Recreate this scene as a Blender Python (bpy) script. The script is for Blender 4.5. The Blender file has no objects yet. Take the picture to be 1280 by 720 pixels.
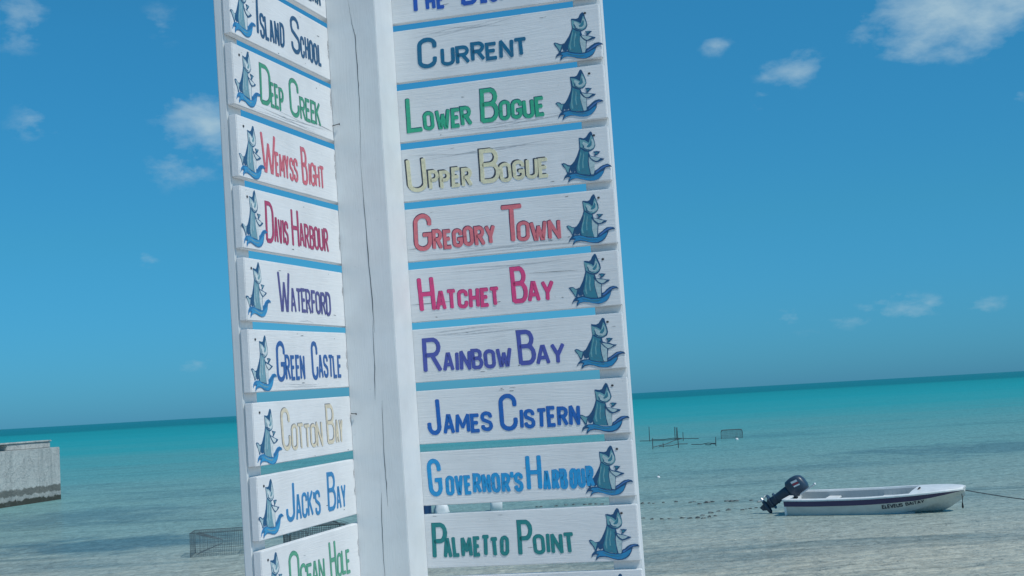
import bpy, bmesh, math, random
from mathutils import Vector, Matrix, Euler
random.seed(7)
C = bpy.context.scene.collection
S = bpy.context.scene
R = math.radians

# ------------------------------------------------------------------ camera, sky, sun, exposure
EYE = 2.7                                   # eye height above the sea, metres
cam = bpy.data.cameras.new('camera'); cam.sensor_width = 36; cam.lens = 50.49
cam.clip_start = 0.05; cam.clip_end = 60000
co = bpy.data.objects.new('camera', cam); C.objects.link(co); S.camera = co
pitch, roll = R(4.458), R(-3.2685)
f = Vector((0, math.cos(pitch), math.sin(pitch))); r0 = Vector((1, 0, 0)); u0 = r0.cross(f)
rr = r0*math.cos(roll)+u0*math.sin(roll); uu = -r0*math.sin(roll)+u0*math.cos(roll)
M = Matrix((rr, uu, -f)).transposed().to_4x4(); M.translation = (0, 0, EYE)
co.matrix_world = M

SUN_EL, SUN_A = R(56), R(38)                # sun height; angle from +X (right) towards the viewer
sv = Vector((math.cos(SUN_EL)*math.cos(SUN_A), -math.cos(SUN_EL)*math.sin(SUN_A), math.sin(SUN_EL)))
sl = bpy.data.lights.new('sun', 'SUN'); sl.energy = 3.0; sl.angle = R(0.53); sl.color = (1.0, 0.97, 0.92)
so = bpy.data.objects.new('sun', sl); C.objects.link(so)
so.rotation_euler = (-sv).to_track_quat('-Z', 'Y').to_euler(); so.location = sv*50

W = bpy.data.worlds.new('World'); S.world = W; W.use_nodes = True
nt = W.node_tree; N = nt.nodes; Lk = nt.links
for n in list(N): N.remove(n)
def nd(t, **kw):
    n = N.new(t)
    for k, v in kw.items(): setattr(n, k, v)
    return n
def mth(op, a, b=None, c=None, clamp=False):
    n = nd('ShaderNodeMath', operation=op); n.use_clamp = clamp
    for i, v in enumerate((a, b, c)):
        if v is None: continue
        if isinstance(v, (int, float)): n.inputs[i].default_value = v
        else: Lk.new(v, n.inputs[i])
    return n.outputs[0]
sky = nd('ShaderNodeTexSky', sky_type='NISHITA'); sky.sun_disc = False
sky.sun_elevation = SUN_EL; sky.sun_rotation = math.atan2(sv.x, sv.y)
sky.altitude = 0; sky.air_density = 1.0; sky.dust_density = 0.3; sky.ozone_density = 3.0
tcw = nd('ShaderNodeTexCoord')
dirv = tcw.outputs['Generated']
sep = nd('ShaderNodeSeparateXYZ'); Lk.new(dirv, sep.inputs[0])
ramp = nd('ShaderNodeValToRGB')               # the tropical sky's own colour, horizon to zenith
Lk.new(mth('MULTIPLY', sep.outputs['Z'], 2.5, clamp=True), ramp.inputs[0])
e = ramp.color_ramp.elements
e.new(.3); e.new(.65)
for k_, (p_, c_) in enumerate(((0, (.12, .475, .96, 1)), (.3, (.155, .635, .87, 1)), (.65, (.177, .79, 1.0, 1)), (1, (.2, .85, 1.0, 1)))): e[k_].position = p_; e[k_].color = c_
mul = nd('ShaderNodeMix', data_type='RGBA', blend_type='MULTIPLY'); mul.inputs[0].default_value = 1
Lk.new(sky.outputs[0], mul.inputs[6]); Lk.new(ramp.outputs[0], mul.inputs[7])
# clouds: soft patches at their own bearing and height (degrees), broken up by noise
nz = nd('ShaderNodeTexNoise'); nz.inputs['Scale'].default_value = 34; nz.inputs['Detail'].default_value = 7; nz.inputs['Roughness'].default_value = 0.6
mpw = nd('ShaderNodeMapping'); mpw.inputs['Scale'].default_value = (1, 1, 2.0); Lk.new(dirv, mpw.inputs[0]); Lk.new(mpw.outputs[0], nz.inputs[0])
noise = nz.outputs[0]
CL = [(17.6, 13.5, 4.5, 2.1, 1.0), (19.6, 14.0, 3.2, 1.7, .8), (16.4, 12.5, 2.2, .9, .6), (8.6, 13.25, .85, .55, .5), (11.6, 11.9, 1.5, .95, .55), (10.7, 11.1, .8, .7, .3),
      (11.4, 2.5, 1.9, .45, .35), (15.4, 2.8, 1.9, .65, .5), (16.2, 3.0, .8, .4, .45), (18.4, 2.65, 1.2, .45, .4), (13.4, 2.2, 3.5, .5, .2), (-11.8, 11.5, 2.2, 1.5, .85), (-12.4, 9.9, 2.0, 1.2, .35),
      (-19.0, 15.2, 1.7, 1.6, .5), (-18.6, 11.4, 1.1, 1.2, .3), (-13.2, 15.1, 1.3, 1.0, .2), (20.3, 10.2, .9, .7, .4), (-14.4, 6.3, 1.1, .6, .25), (-12.6, 2.1, 1.3, .4, .22),
      (33, 16, 6, 2.5, .7), (-34, 12, 5, 2, .7), (60, 22, 9, 4, .8), (-70, 25, 10, 4, .8), (140, 20, 12, 4, .7), (-130, 24, 12, 5, .7)]
wn = nd('ShaderNodeTexNoise'); wn.inputs['Scale'].default_value = 14; wn.inputs['Detail'].default_value = 4; Lk.new(dirv, wn.inputs[0])
ws_ = nd('ShaderNodeVectorMath', operation='SUBTRACT'); Lk.new(wn.outputs['Color'], ws_.inputs[0]); ws_.inputs[1].default_value = (.5, .5, .5)
wm = nd('ShaderNodeVectorMath', operation='MULTIPLY_ADD'); Lk.new(ws_.outputs[0], wm.inputs[0]); wm.inputs[1].default_value = (.05, .05, .03); Lk.new(dirv, wm.inputs[2])
wdir = wm.outputs[0]
tot = None
for az, el, wa, we, dens in CL:
    az, el = R(az), R(el)
    d = Vector((math.sin(az)*math.cos(el), math.cos(az)*math.cos(el), math.sin(el)))
    t1 = Vector((math.cos(az), -math.sin(az), 0)); t2 = t1.cross(d)
    def dot(vec, s):
        n = nd('ShaderNodeVectorMath', operation='DOT_PRODUCT'); Lk.new(wdir, n.inputs[0]); n.inputs[1].default_value = vec/s
        return n.outputs['Value']
    a = dot(t1, R(wa)); b = dot(t2, R(we)); fr = dot(d, 1)
    q = mth('ADD', mth('POWER', mth('ABSOLUTE', a), 2), mth('POWER', mth('ABSOLUTE', b), 2))
    q = mth('ADD', q, mth('LESS_THAN', fr, 0.0))     # only this side of the sky
    m = mth('SUBTRACT', 1.0, mth('SQRT', q), clamp=True)
    m = mth('MULTIPLY', m, dens)
    tot = m if tot is None else mth('MAXIMUM', tot, m)
cl = mth('ADD', mth('MULTIPLY', tot, 1.25), mth('MULTIPLY_ADD', noise, 1.75, -1.08), clamp=True)
cl = mth('MULTIPLY', mth('MULTIPLY', cl, mth('MULTIPLY', tot, 5.0, clamp=True)), .80)
cm = nd('ShaderNodeMix', data_type='RGBA'); Lk.new(cl, cm.inputs[0]); Lk.new(mul.outputs[2], cm.inputs[6]); cm.inputs[7].default_value = (4.1, 5.7, 6.6, 1)
bg = nd('ShaderNodeBackground'); bg.inputs[1].default_value = 0.10; Lk.new(cm.outputs[2], bg.inputs[0])
wo = nd('ShaderNodeOutputWorld'); Lk.new(bg.outputs[0], wo.inputs[0])

S.view_settings.view_transform = 'Standard'; S.view_settings.look = 'None'
S.view_settings.exposure = 0.0; S.view_settings.gamma = 1
S.render.resolution_x, S.render.resolution_y = 1024, 576

# ------------------------------------------------------------------ helpers
def lin(c):
    return tuple((v/255/12.92 if v/255 <= .04045 else ((v/255+.055)/1.055)**2.4) for v in c)
def mat(name, col, rough=.6, spec=.3, metal=0.0):
    m = bpy.data.materials.new(name); m.use_nodes = True
    b = m.node_tree.nodes['Principled BSDF']
    b.inputs['Base Color'].default_value = (*col, 1); b.inputs['Roughness'].default_value = rough
    b.inputs['Specular IOR Level'].default_value = spec; b.inputs['Metallic'].default_value = metal
    return m
class G:
    """small node-graph writer for one material"""
    def __init__(s, m): s.m = m; s.t = m.node_tree; s.b = s.t.nodes['Principled BSDF']
    def n(s, t, ins=None, **kw):
        x = s.t.nodes.new(t)
        for k, v in kw.items(): setattr(x, k, v)
        for k, v in (ins or {}).items():
            if hasattr(v, 'is_linked') or hasattr(v, 'links'): s.t.links.new(v, x.inputs[k])
            else: x.inputs[k].default_value = v
        return x
    def coord(s, scale=(1, 1, 1), rnd=True):
        tc = s.n('ShaderNodeTexCoord'); v = tc.outputs['Object']
        if rnd:
            oi = s.n('ShaderNodeObjectInfo'); mu = s.n('ShaderNodeMath', {0: oi.outputs['Random'], 1: 37.0}, operation='MULTIPLY')
            v = s.n('ShaderNodeVectorMath', {0: v, 1: mu.outputs[0]}, operation='ADD').outputs[0]
        return s.n('ShaderNodeMapping', {0: v, 'Scale': scale}).outputs[0]
    def noise(s, v, scale, det=3, rough=.5, dist=0):
        return s.n('ShaderNodeTexNoise', {0: v, 'Scale': scale, 'Detail': det, 'Roughness': rough, 'Distortion': dist}).outputs[0]
    def ramp(s, v, stops):
        x = s.n('ShaderNodeValToRGB', {0: v}); el = x.color_ramp.elements
        while len(el) < len(stops): el.new(.5)
        for k, (p, c) in enumerate(stops): el[k].position = p; el[k].color = (*c, 1) if len(c) == 3 else c
        return x.outputs[0]
    def mth(s, op, a, b=0.0, c=0.0, clamp=False):
        x = s.n('ShaderNodeMath', {0: a, 1: b, 2: c}, operation=op); x.use_clamp = clamp; return x.outputs[0]
    def mix(s, fac, a, b, blend='MIX'):
        return s.n('ShaderNodeMix', {0: fac, 6: a, 7: b}, data_type='RGBA', blend_type=blend).outputs[2]
    def base(s, v): s.t.links.new(v, s.b.inputs['Base Color'])
    def bump(s, h, strength, dist):
        x = s.n('ShaderNodeBump', {'Height': h, 'Strength': strength, 'Distance': dist}); s.t.links.new(x.outputs[0], s.b.inputs['Normal']); return x

class MB:
    def __init__(s): s.bm = bmesh.new(); s.mi = 0
    def face(s, vs):
        try:
            fc = s.bm.faces.new(vs); fc.material_index = s.mi; return fc
        except ValueError: return None
    def v(s, p): return s.bm.verts.new(p)
    def box(s, x0, x1, y0, y1, z0, z1, bev=0.0, M=None):
        b2 = bmesh.new(); bmesh.ops.create_cube(b2, size=1)
        for q in b2.verts: q.co = Vector((x0+(q.co.x+.5)*(x1-x0), y0+(q.co.y+.5)*(y1-y0), z0+(q.co.z+.5)*(z1-z0)))
        if bev: bmesh.ops.bevel(b2, geom=list(b2.edges), offset=bev, segments=2, affect='EDGES')
        s.merge(b2, M)
    def merge(s, b2, M=None):
        mp = {}
        for q in b2.verts: mp[q] = s.v(M @ q.co if M else q.co)
        for fc in b2.faces: s.face([mp[q] for q in fc.verts])
        b2.free()
    def tube(s, pts, rad, n=6, cap=True):
        pts = [Vector(p) for p in pts]; rings = []
        for i, p in enumerate(pts):
            t = (pts[min(i+1, len(pts)-1)]-pts[max(i-1, 0)]).normalized()
            a = t.cross(Vector((0, 0, 1)) if abs(t.z) < .9 else Vector((1, 0, 0))).normalized(); b = t.cross(a)
            rd = rad[i] if isinstance(rad, (list, tuple)) else rad
            rings.append([s.v(p+a*rd*math.cos(6.2832*k/n)+b*rd*math.sin(6.2832*k/n)) for k in range(n)])
        for A, B in zip(rings, rings[1:]):
            for k in range(n): s.face([A[k], A[(k+1) % n], B[(k+1) % n], B[k]])
        if cap: s.face(rings[0][::-1]); s.face(rings[-1])
    def loft(s, rings, closed=True, cap=True):
        vr = [[s.v(p) for p in rg] for rg in rings]; n = len(vr[0])
        for A, B in zip(vr, vr[1:]):
            for k in range(n if closed else n-1): s.face([A[k], A[(k+1) % n], B[(k+1) % n], B[k]])
        if cap: s.face(vr[0][::-1]); s.face(vr[-1])
    def slab(s, poly, y_top, y_bot):
        """flat shape in the X-Z plane facing -Y, with side walls"""
        a = sum(poly[i][0]*poly[(i+1) % len(poly)][1]-poly[(i+1) % len(poly)][0]*poly[i][1] for i in range(len(poly)))
        if a < 0: poly = poly[::-1]
        T = [s.v((x, y_top, z)) for x, z in poly]; B = [s.v((x, y_bot, z)) for x, z in poly]
        s.face(T)
        n = len(poly)
        for k in range(n): s.face([T[(k+1) % n], T[k], B[k], B[(k+1) % n]])
    def build(s, name, mats, parent=None, smooth=False, recalc=False):
        if recalc: bmesh.ops.recalc_face_normals(s.bm, faces=list(s.bm.faces))
        me = bpy.data.meshes.new(name); s.bm.to_mesh(me); s.bm.free()
        for m in (mats if isinstance(mats, (list, tuple)) else [mats]): me.materials.append(m)
        if smooth:
            for p in me.polygons: p.use_smooth = True
        o = bpy.data.objects.new(name, me); C.objects.link(o)
        if parent: o.parent = parent
        return o
def tag(o, label=None, cat=None, group=None, kind=None):
    if label: o['label'] = label
    if cat: o['category'] = cat
    if group: o['group'] = group
    if kind: o['kind'] = kind
    return o
def empty(name, loc=(0, 0, 0), rz=0):
    o = bpy.data.objects.new(name, None); C.objects.link(o); o.location = loc; o.rotation_euler = (0, 0, rz); o.empty_display_size = .1
    return o
def chaikin(p, it=1):
    for _ in range(it):
        q = []
        for i in range(len(p)):
            a, b = p[i], p[(i+1) % len(p)]
            q += [(a[0]*.75+b[0]*.25, a[1]*.75+b[1]*.25), (a[0]*.25+b[0]*.75, a[1]*.25+b[1]*.75)]
        p = q
    return p

# ------------------------------------------------------------------ materials
def wood_mat(name, col, bump=.5, rnd=True, axis=0):
    m = mat(name, col, .55, .25); g = G(m)
    sc = [1.0, 1.0, 1.0]; sc[axis] = .045
    v = g.coord(tuple(sc), rnd)
    fine = g.noise(v, 420, 4, .6)
    big = g.noise(v, 38, 3, .55, 1.6)
    ring = g.mth('PINGPONG', g.mth('MULTIPLY', big, 7.0), .5)       # long grain figure
    h = g.mth('ADD', g.mth('MULTIPLY', fine, .3), g.mth('MULTIPLY', ring, .55))
    g.bump(h, bump, .0016)
    v2 = g.coord((1, 1, 1), rnd)
    blot = g.noise(v2, 9, 4, .6)
    wear = g.noise(v2, 60, 4, .65)
    c = g.mix(g.ramp(blot, [(.4, (0, 0, 0)), (.75, (1, 1, 1))]), (*col, 1), (col[0]*.90, col[1]*.90, col[2]*.90, 1))
    c = g.mix(g.ramp(wear, [(.68, (0, 0, 0)), (.76, (.5, .5, .5))]), c, (col[0]*.62, col[1]*.64, col[2]*.64, 1))
    lines = g.ramp(ring, [(.0, (1, 1, 1)), (.05, (0, 0, 0))])
    c = g.mix(g.mth('MULTIPLY', lines, .09), c, (col[0]*.5, col[1]*.52, col[2]*.54, 1))
    g.base(c)
    return m
WHITE = (.785, .80, .80)
M_board = wood_mat('white_painted_board', WHITE, .42)
M_post = wood_mat('white_painted_post', (.725, .76, .765), .35, True, 2)
M_crack = mat('crack', (.09, .11, .12), .9, .1)
M_nail = mat('rusted_steel', (.06, .06, .065), .6, .4, .3)
RW, LW = (154, 173, 186), (196, 211, 221)        # white paint as it looks on each wing: pigment = ratio to it
_pc = {}
def pig(c, ref):
    a, b = lin(c), lin(ref); return tuple(min(.8, x/y*w) for x, y, w in zip(a, b, WHITE))
def paint(c, ref=RW):
    k = (c, ref)
    if k not in _pc:
        col = pig(c, ref); m = mat('sign_paint', col, .5, .25); g = G(m)
        n = g.noise(g.coord(), 130, 3, .6)
        g.base(g.mix(g.ramp(n, [(.42, (0, 0, 0)), (.72, (1, 1, 1))]), (*col, 1), (col[0]*.72+.03, col[1]*.74+.03, col[2]*.76+.03, 1)))
        g.bump(g.noise(g.coord((.1, 1, 1)), 300, 2), .3, .001)
        _pc[k] = m
    return _pc[k]

# ------------------------------------------------------------------ ground: beach running under the water, and the sea
def beach_z(x, y):
    s = [(-60, 1.5), (2, 1.06), (6, .98), (12, .45), (16.5, .02), (24, -.35), (60, -1.4), (400, -6)]
    for (a, za), (b, zb) in zip(s, s[1:]):
        if y <= b: return za+(zb-za)*max(0, (y-a))/(b-a)+.02*math.sin(x*.9+y*.7)*math.cos(y*1.3-x*.35)
    return -6
mb = MB(); xs = [-400, -200, -90, -50]+[i*1.5 for i in range(-20, 21)]+[50, 90, 200, 400]; ys = [-60, -20]+[i*.75 for i in range(-8, 40)]+[32, 40, 60, 120, 400]
gv = [[mb.v((x, y, beach_z(x, y))) for x in xs] for y in ys]
for j in range(len(ys)-1):
    for i in range(len(xs)-1): mb.face([gv[j][i], gv[j][i+1], gv[j+1][i+1], gv[j+1][i]])
M_sand = mat('pink_white_sand', (.52, .47, .41), .9, .1); g = G(M_sand)
v = g.coord(rnd=False)
g.base(g.mix(g.noise(v, 6, 6, .65), (.46, .41, .36, 1), (.58, .53, .47, 1)))
g.bump(g.mth('ADD', g.noise(v, 2.2, 5, .6), g.mth('MULTIPLY', g.noise(v, 160, 2), .1)), .6, .05)
tag(mb.build('beach', M_sand, smooth=True), kind='structure')

mb = MB(); E2 = 40000
xs = [-E2, -2000, -200, 200, 2000, E2]; ys = [-300, 10, 100, 400, 3000, E2]
gv = [[mb.v((x, y, 0)) for x in xs] for y in ys]
for j in range(5):
    for i in range(5): mb.face([gv[j][i], gv[j][i+1], gv[j+1][i+1], gv[j+1][i]])
M_sea = mat('clear_shallow_sea', (.1, .3, .35), .16, .2); g = G(M_sea)
tc = g.n('ShaderNodeTexCoord'); P = tc.outputs['Object']
sp = g.n('ShaderNodeSeparateXYZ', {0: P})
# depth follows distance from the shore, with sandbars and weed patches that wander
wob = g.noise(g.n('ShaderNodeMapping', {0: P, 'Scale': (.012, .05, 1)}).outputs[0], 1, 4, .55)
yy = g.mth('MULTIPLY', sp.outputs['Y'], g.mth('MULTIPLY_ADD', wob, .7, .65))
yy = g.mth('ADD', yy, g.mth('MULTIPLY', sp.outputs['X'], -.16))
lg = g.mth('LOGARITHM', g.mth('MAXIMUM', yy, 1.0), 10.0)            # 1.2 = 16 m, 2 = 100 m, 3 = 1 km
t = g.mth('DIVIDE', g.mth('SUBTRACT', lg, 1.2), 2.3, clamp=True)
SEA = [(0, (.46, .43, .345)), (.07, (.40, .395, .33)), (.115, (.30, .345, .31)), (.165, (.215, .315, .295)), (.23, (.165, .31, .30)), (.31, (.105, .30, .305)), (.43, (.034, .30, .32)), (.52, (.014, .285, .31)), (.64, (.006, .245, .265)), (.672, (.005, .23, .25)), (.695, (.002, .16, .185)), (1, (.002, .15, .185))]
col = g.ramp(t, SEA)
wp = g.noise(g.n('ShaderNodeMapping', {0: P, 'Scale': (.10, .34, 1)}).outputs[0], 1, 5, .6, .8)
col = g.mix(g.mth('MULTIPLY', g.ramp(wp, [(.53, (0, 0, 0)), (.68, (1, 1, 1))]), g.mth('MULTIPLY_ADD', t, -1.6, .74, True)), col, (.045, .115, .14, 1))
wn = g.noise(g.n('ShaderNodeMapping', {0: P, 'Scale': (.5, .45, 1)}).outputs[0], 1, 5, .65, .6)
for cx, cy, rx, ry, st in ((-9.3, 32.6, 4.6, 2.6, .75), (-13.0, 43, 4.5, 4.5, .5), (-8.5, 52, 9, 4.0, .3), (17.5, 52, 7.5, 7, .55), (9, 47, 7, 3.0, .3), (13.5, 78, 4.5, 4, .3), (-30, 60, 12, 8, .6), (24, 36, 5, 4, .5)):   # seagrass beds on the bottom
    dx = g.mth('DIVIDE', g.mth('SUBTRACT', sp.outputs['X'], cx), rx); dy = g.mth('DIVIDE', g.mth('SUBTRACT', sp.outputs['Y'], cy), ry)
    dd = g.mth('SQRT', g.mth('ADD', g.mth('MULTIPLY', dx, dx), g.mth('MULTIPLY', dy, dy)))
    mk = g.mth('MULTIPLY', g.ramp(g.mth('ADD', dd, g.mth('MULTIPLY_ADD', wn, 2.6, -1.3)), [(.35, (1, 1, 1)), (.95, (0, 0, 0))]), st)
    col = g.mix(mk, col, (.055, .135, .17, 1))
rip = g.noise(g.n('ShaderNodeMapping', {0: P, 'Scale': (1.6, 3.4, 1)}).outputs[0], 1, 6, .68, .8)
col = g.mix(.15, col, g.ramp(rip, [(.3, (.22, .26, .27)), (.75, (.95, 1, 1))]), 'OVERLAY')  # light and shade of ripples painted into the sea colour
rip2 = g.noise(g.n('ShaderNodeMapping', {0: P, 'Scale': (5.5, 2.4, 1)}).outputs[0], 1, 5, .7, 1.2)
col = g.mix(.26, col, g.ramp(rip2, [(.36, (.2, .25, .26)), (.66, (.95, 1, 1))]), 'OVERLAY')  # finer ripple light and shade, also put into the colour
w1 = g.noise(g.n('ShaderNodeMapping', {0: P, 'Scale': (.55, 1.5, 1)}).outputs[0], 1, 3, .55, .4)
w2 = g.noise(g.n('ShaderNodeMapping', {0: P, 'Scale': (3.2, 4.0, 1)}).outputs[0], 1, 4, .6, .4)
bp = g.n('ShaderNodeBump', {'Height': g.mth('ADD', w1, g.mth('MULTIPLY', w2, .55)), 'Strength': .9, 'Distance': .26})
di = g.n('ShaderNodeBsdfDiffuse', {'Color': col, 'Normal': bp.outputs[0]})
gl = g.n('ShaderNodeBsdfGlossy', {'Color': (1, 1, 1, 1), 'Roughness': .14, 'Normal': bp.outputs[0]})
fr = g.n('ShaderNodeFresnel', {'IOR': 1.33, 'Normal': bp.outputs[0]})
ms = g.n('ShaderNodeMixShader', {0: g.mth('MINIMUM', g.mth('MULTIPLY', fr.outputs[0], .45), .20), 1: di.outputs[0], 2: gl.outputs[0]})
g.t.links.new(ms.outputs[0], g.t.nodes['Material Output'].inputs['Surface'])
tag(mb.build('sea', M_sea), kind='structure')

# ------------------------------------------------------------------ the V-shaped signpost: frame of reference
eR = Vector((.9640, -.2659, .0091)).normalized(); eZ = Vector((-.0118, -.0087, .9999)).normalized()
inY = eZ.cross(eR).normalized(); eL = -inY                  # into the right wing's boards; the left wing runs along eL
NP = Vector((-.3033, 3.672, EYE))                            # near edge of the post at eye height
LN, PW = .5662, .1355
def frame(x, y, z, o):
    m = Matrix((x, y, z)).transposed().to_4x4(); m.translation = o; return m
GROUND = -1.68
mb = MB()
mb.box(-PW, 0, 0, PW, GROUND-.4, 1.42, .0018)
mb.mi = 1
def crack(mb, pts, w, y=-.0006, ax='x'):
    """dark split in the timber: thin tapering sliver"""
    n = len(pts); fine = []
    for i in range(n-1):
        for k in range(6):
            q = k/6; fine.append((pts[i][0]*(1-q)+pts[i+1][0]*q+random.uniform(-.0008, .0008), pts[i][1]*(1-q)+pts[i+1][1]*q))
    fine.append(pts[-1]); m = len(fine); L_, R_ = [], []
    for i, (a, b) in enumerate(fine):
        ww = w*(.15+.85*math.sin(math.pi*min(1, max(0, i/(m-1)))))*random.uniform(.6, 1.2)
        d = (ww, 0) if ax == 'x' else (0, ww)
        L_.append(mb.v((a-d[0], y, b-d[1]))); R_.append(mb.v((a+d[0], y, b+d[1])))
    for i in range(m-1): mb.face([L_[i], R_[i], R_[i+1], L_[i+1]] if ax == 'x' else [L_[i], L_[i+1], R_[i+1], R_[i]])
crack(mb, [(-.0717, 1.066), (-.064, 1.0), (-.0578, .971), (-.0575, .873), (-.0576, .77), (-.0637, .642)], .0009)
crack(mb, [(-.0648, .643), (-.0611, .454), (-.0566, .282), (-.0546, .193)], .0011)
crack(mb, [(-.0581, .226), (-.0606, .103), (-.0651, .021)], .0008)
crack(mb, [(-.0462, .02), (-.0493, -.103), (-.0487, -.192), (-.0483, -.251)], .0009)
crack(mb, [(-.0641, -.214), (-.0685, -.325), (-.0687, -.45)], .0009)
post = mb.build('sign_post', [M_post, M_crack])
post.matrix_world = frame(eR, inY, eZ, NP)
tag(post, 'thick white square timber post with long cracks between the two wings of boards', 'post')
for (a, za, b, zb) in ((-.1424, .739, -.1154, .742), (-.1376, -.009, -.1178, -.011)):
    m2 = MB(); m2.tube([(a+.006, -.0045, za), ((a+b)/2, -.0052, (za+zb)/2), (b, -.006, zb)], .0011, 6); m2.tube([(b, -.0062, zb-.0005), (b+.0012, -.0062, zb-.0004)], .0028, 8)
    m2.build('bent_nail', M_nail, post)

def upright(x0, x1, y0, y1, mtx, label):
    mb = MB(); mb.box(x0, x1, y0, y1, GROUND-.4, 1.40, .003)
    o = mb.build('wooden_upright', M_post); o.matrix_world = mtx
    tag(o, label, 'post', 'uprights that the board ends are nailed to')
    return o
RF = frame(eR, inY, eZ, NP+inY*PW)                          # right wing: origin where board face meets the post
LF = frame(inY, -eR, eZ, NP-eR*PW+eL*LN)                    # left wing: origin at the free end of the boards
BT = .019
upright(LN-.074, LN-.0012, BT+.0005, BT+.0385, RF, 'narrow white upright behind the free ends of the right wing with CURRENT')
upright(.001, .069, BT+.0005, BT+.022, LF, 'narrow white upright behind the free ends of the left wing with JACK\'S BAY')

# ------------------------------------------------------------------ hand lettering: a stroke alphabet
def arc(cx, cy, rx, ry, a0, a1, n=6): return [(cx+rx*math.cos(R(a0+(a1-a0)*k/n)), cy+ry*math.sin(R(a0+(a1-a0)*k/n))) for k in range(n+1)]
K = .2
def glyphs():
    g = {}
    g['A'] = [[(0, 0), (.42, 1), (.58, 1), (1, 0)], [(.16, .32), (.84, .32)]]
    g['B'] = [[(0, 0), (0, 1), (.55, 1)]+arc(.55, .77, .38, .23, 80, -80)+[(.5, .54), (.06, .54)], [(.5, .54)]+arc(.58, .27, .42, .27, 80, -80)+[(.5, 0), (.03, 0)]]
    g['C'] = [[(1, .7), (1, .8)]+arc(.5, .8, .5, .2, 10, 170, 8)+[(0, .75), (0, .25)]+arc(.5, .2, .5, .2, 190, 350, 8)+[(1, .2), (1, .3)]]
    g['D'] = [[(0, .02), (0, 1), (.45, 1)]+arc(.45, .72, .55, .28, 85, 5)+[(1, .6), (1, .4)]+arc(.45, .28, .55, .28, -5, -85)+[(.4, 0), (.05, 0)]]
    g['E'] = [[(1, 1), (0, 1), (0, 0), (1, 0)], [(.06, .52), (.82, .52)]]
    g['F'] = [[(1, 1), (0, 1), (0, 0)], [(.06, .52), (.8, .52)]]
    g['G'] = [[(1, .72), (1, .8)]+arc(.5, .8, .5, .2, 10, 170, 8)+[(0, .75), (0, .25)]+arc(.5, .2, .5, .2, 190, 350, 8)+[(1, .2), (1, .42), (.55, .42)]]
    g['H'] = [[(0, 0), (0, 1)], [(1, 0), (1, 1)], [(.06, .5), (.94, .5)]]
    g['I'] = [[(.5, 0), (.5, 1)]]
    g['J'] = [[(1, 1), (1, .22)]+arc(.5, .2, .5, .2, -5, -175, 8)+[(0, .22), (0, .3)]]
    g['K'] = [[(0, 0), (0, 1)], [(1, 1), (.05, .45)], [(.3, .58), (1, 0)]]
    g['L'] = [[(0, 1), (0, 0), (1, 0)]]
    g['M'] = [[(0, 0), (.06, 1), (.5, .3), (.94, 1), (1, 0)]]
    g['N'] = [[(0, 0), (0, 1), (1, 0), (1, 1)]]
    g['O'] = [[(0, .5), (0, .75)]+arc(.5, .8, .5, .2, 175, 5, 8)+[(1, .75), (1, .25)]+arc(.5, .2, .5, .2, -5, -175, 8)+[(0, .25), (0, .47)]]
    g['P'] = [[(0, 0), (0, 1), (.55, 1)]+arc(.55, .74, .45, .26, 80, -80)+[(.5, .48), (.06, .48)]]
    g['R'] = [[(0, 0), (0, 1), (.55, 1)]+arc(.55, .75, .42, .25, 80, -80)+[(.5, .5), (.06, .5)], [(.5, .48), (1, 0)]]
    g['S'] = [[(1, .76), (1, .82)]+arc(.5, .82, .5, .18, 10, 170, 8)+[(0, .72), (.1, .6), (.88, .42), (1, .3)]+arc(.5, .18, .5, .18, -5, -170, 8)+[(0, .24)]]
    g['T'] = [[(0, 1), (1, 1)], [(.5, .96), (.5, 0)]]
    g['U'] = [[(0, 1), (0, .24)]+arc(.5, .2, .5, .2, 185, 355, 8)+[(1, .24), (1, 1)]]
    g['V'] = [[(0, 1), (.44, 0), (.56, 0), (1, 1)]]
    g['W'] = [[(0, 1), (.22, 0), (.3, 0), (.5, .72), (.7, 0), (.78, 0), (1, 1)]]
    g['Y'] = [[(0, 1), (.5, .42), (.5, 0)], [(1, 1), (.52, .42)]]
    g["'"] = [[(.5, 1), (.35, .75)]]
    return g
GL = glyphs(); WT = {'I': .32, 'M': 1.3, 'W': 1.35, "'": .25, 'J': .9, 'L': .85, 'E': .85, 'F': .85, 'T': .95}
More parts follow.
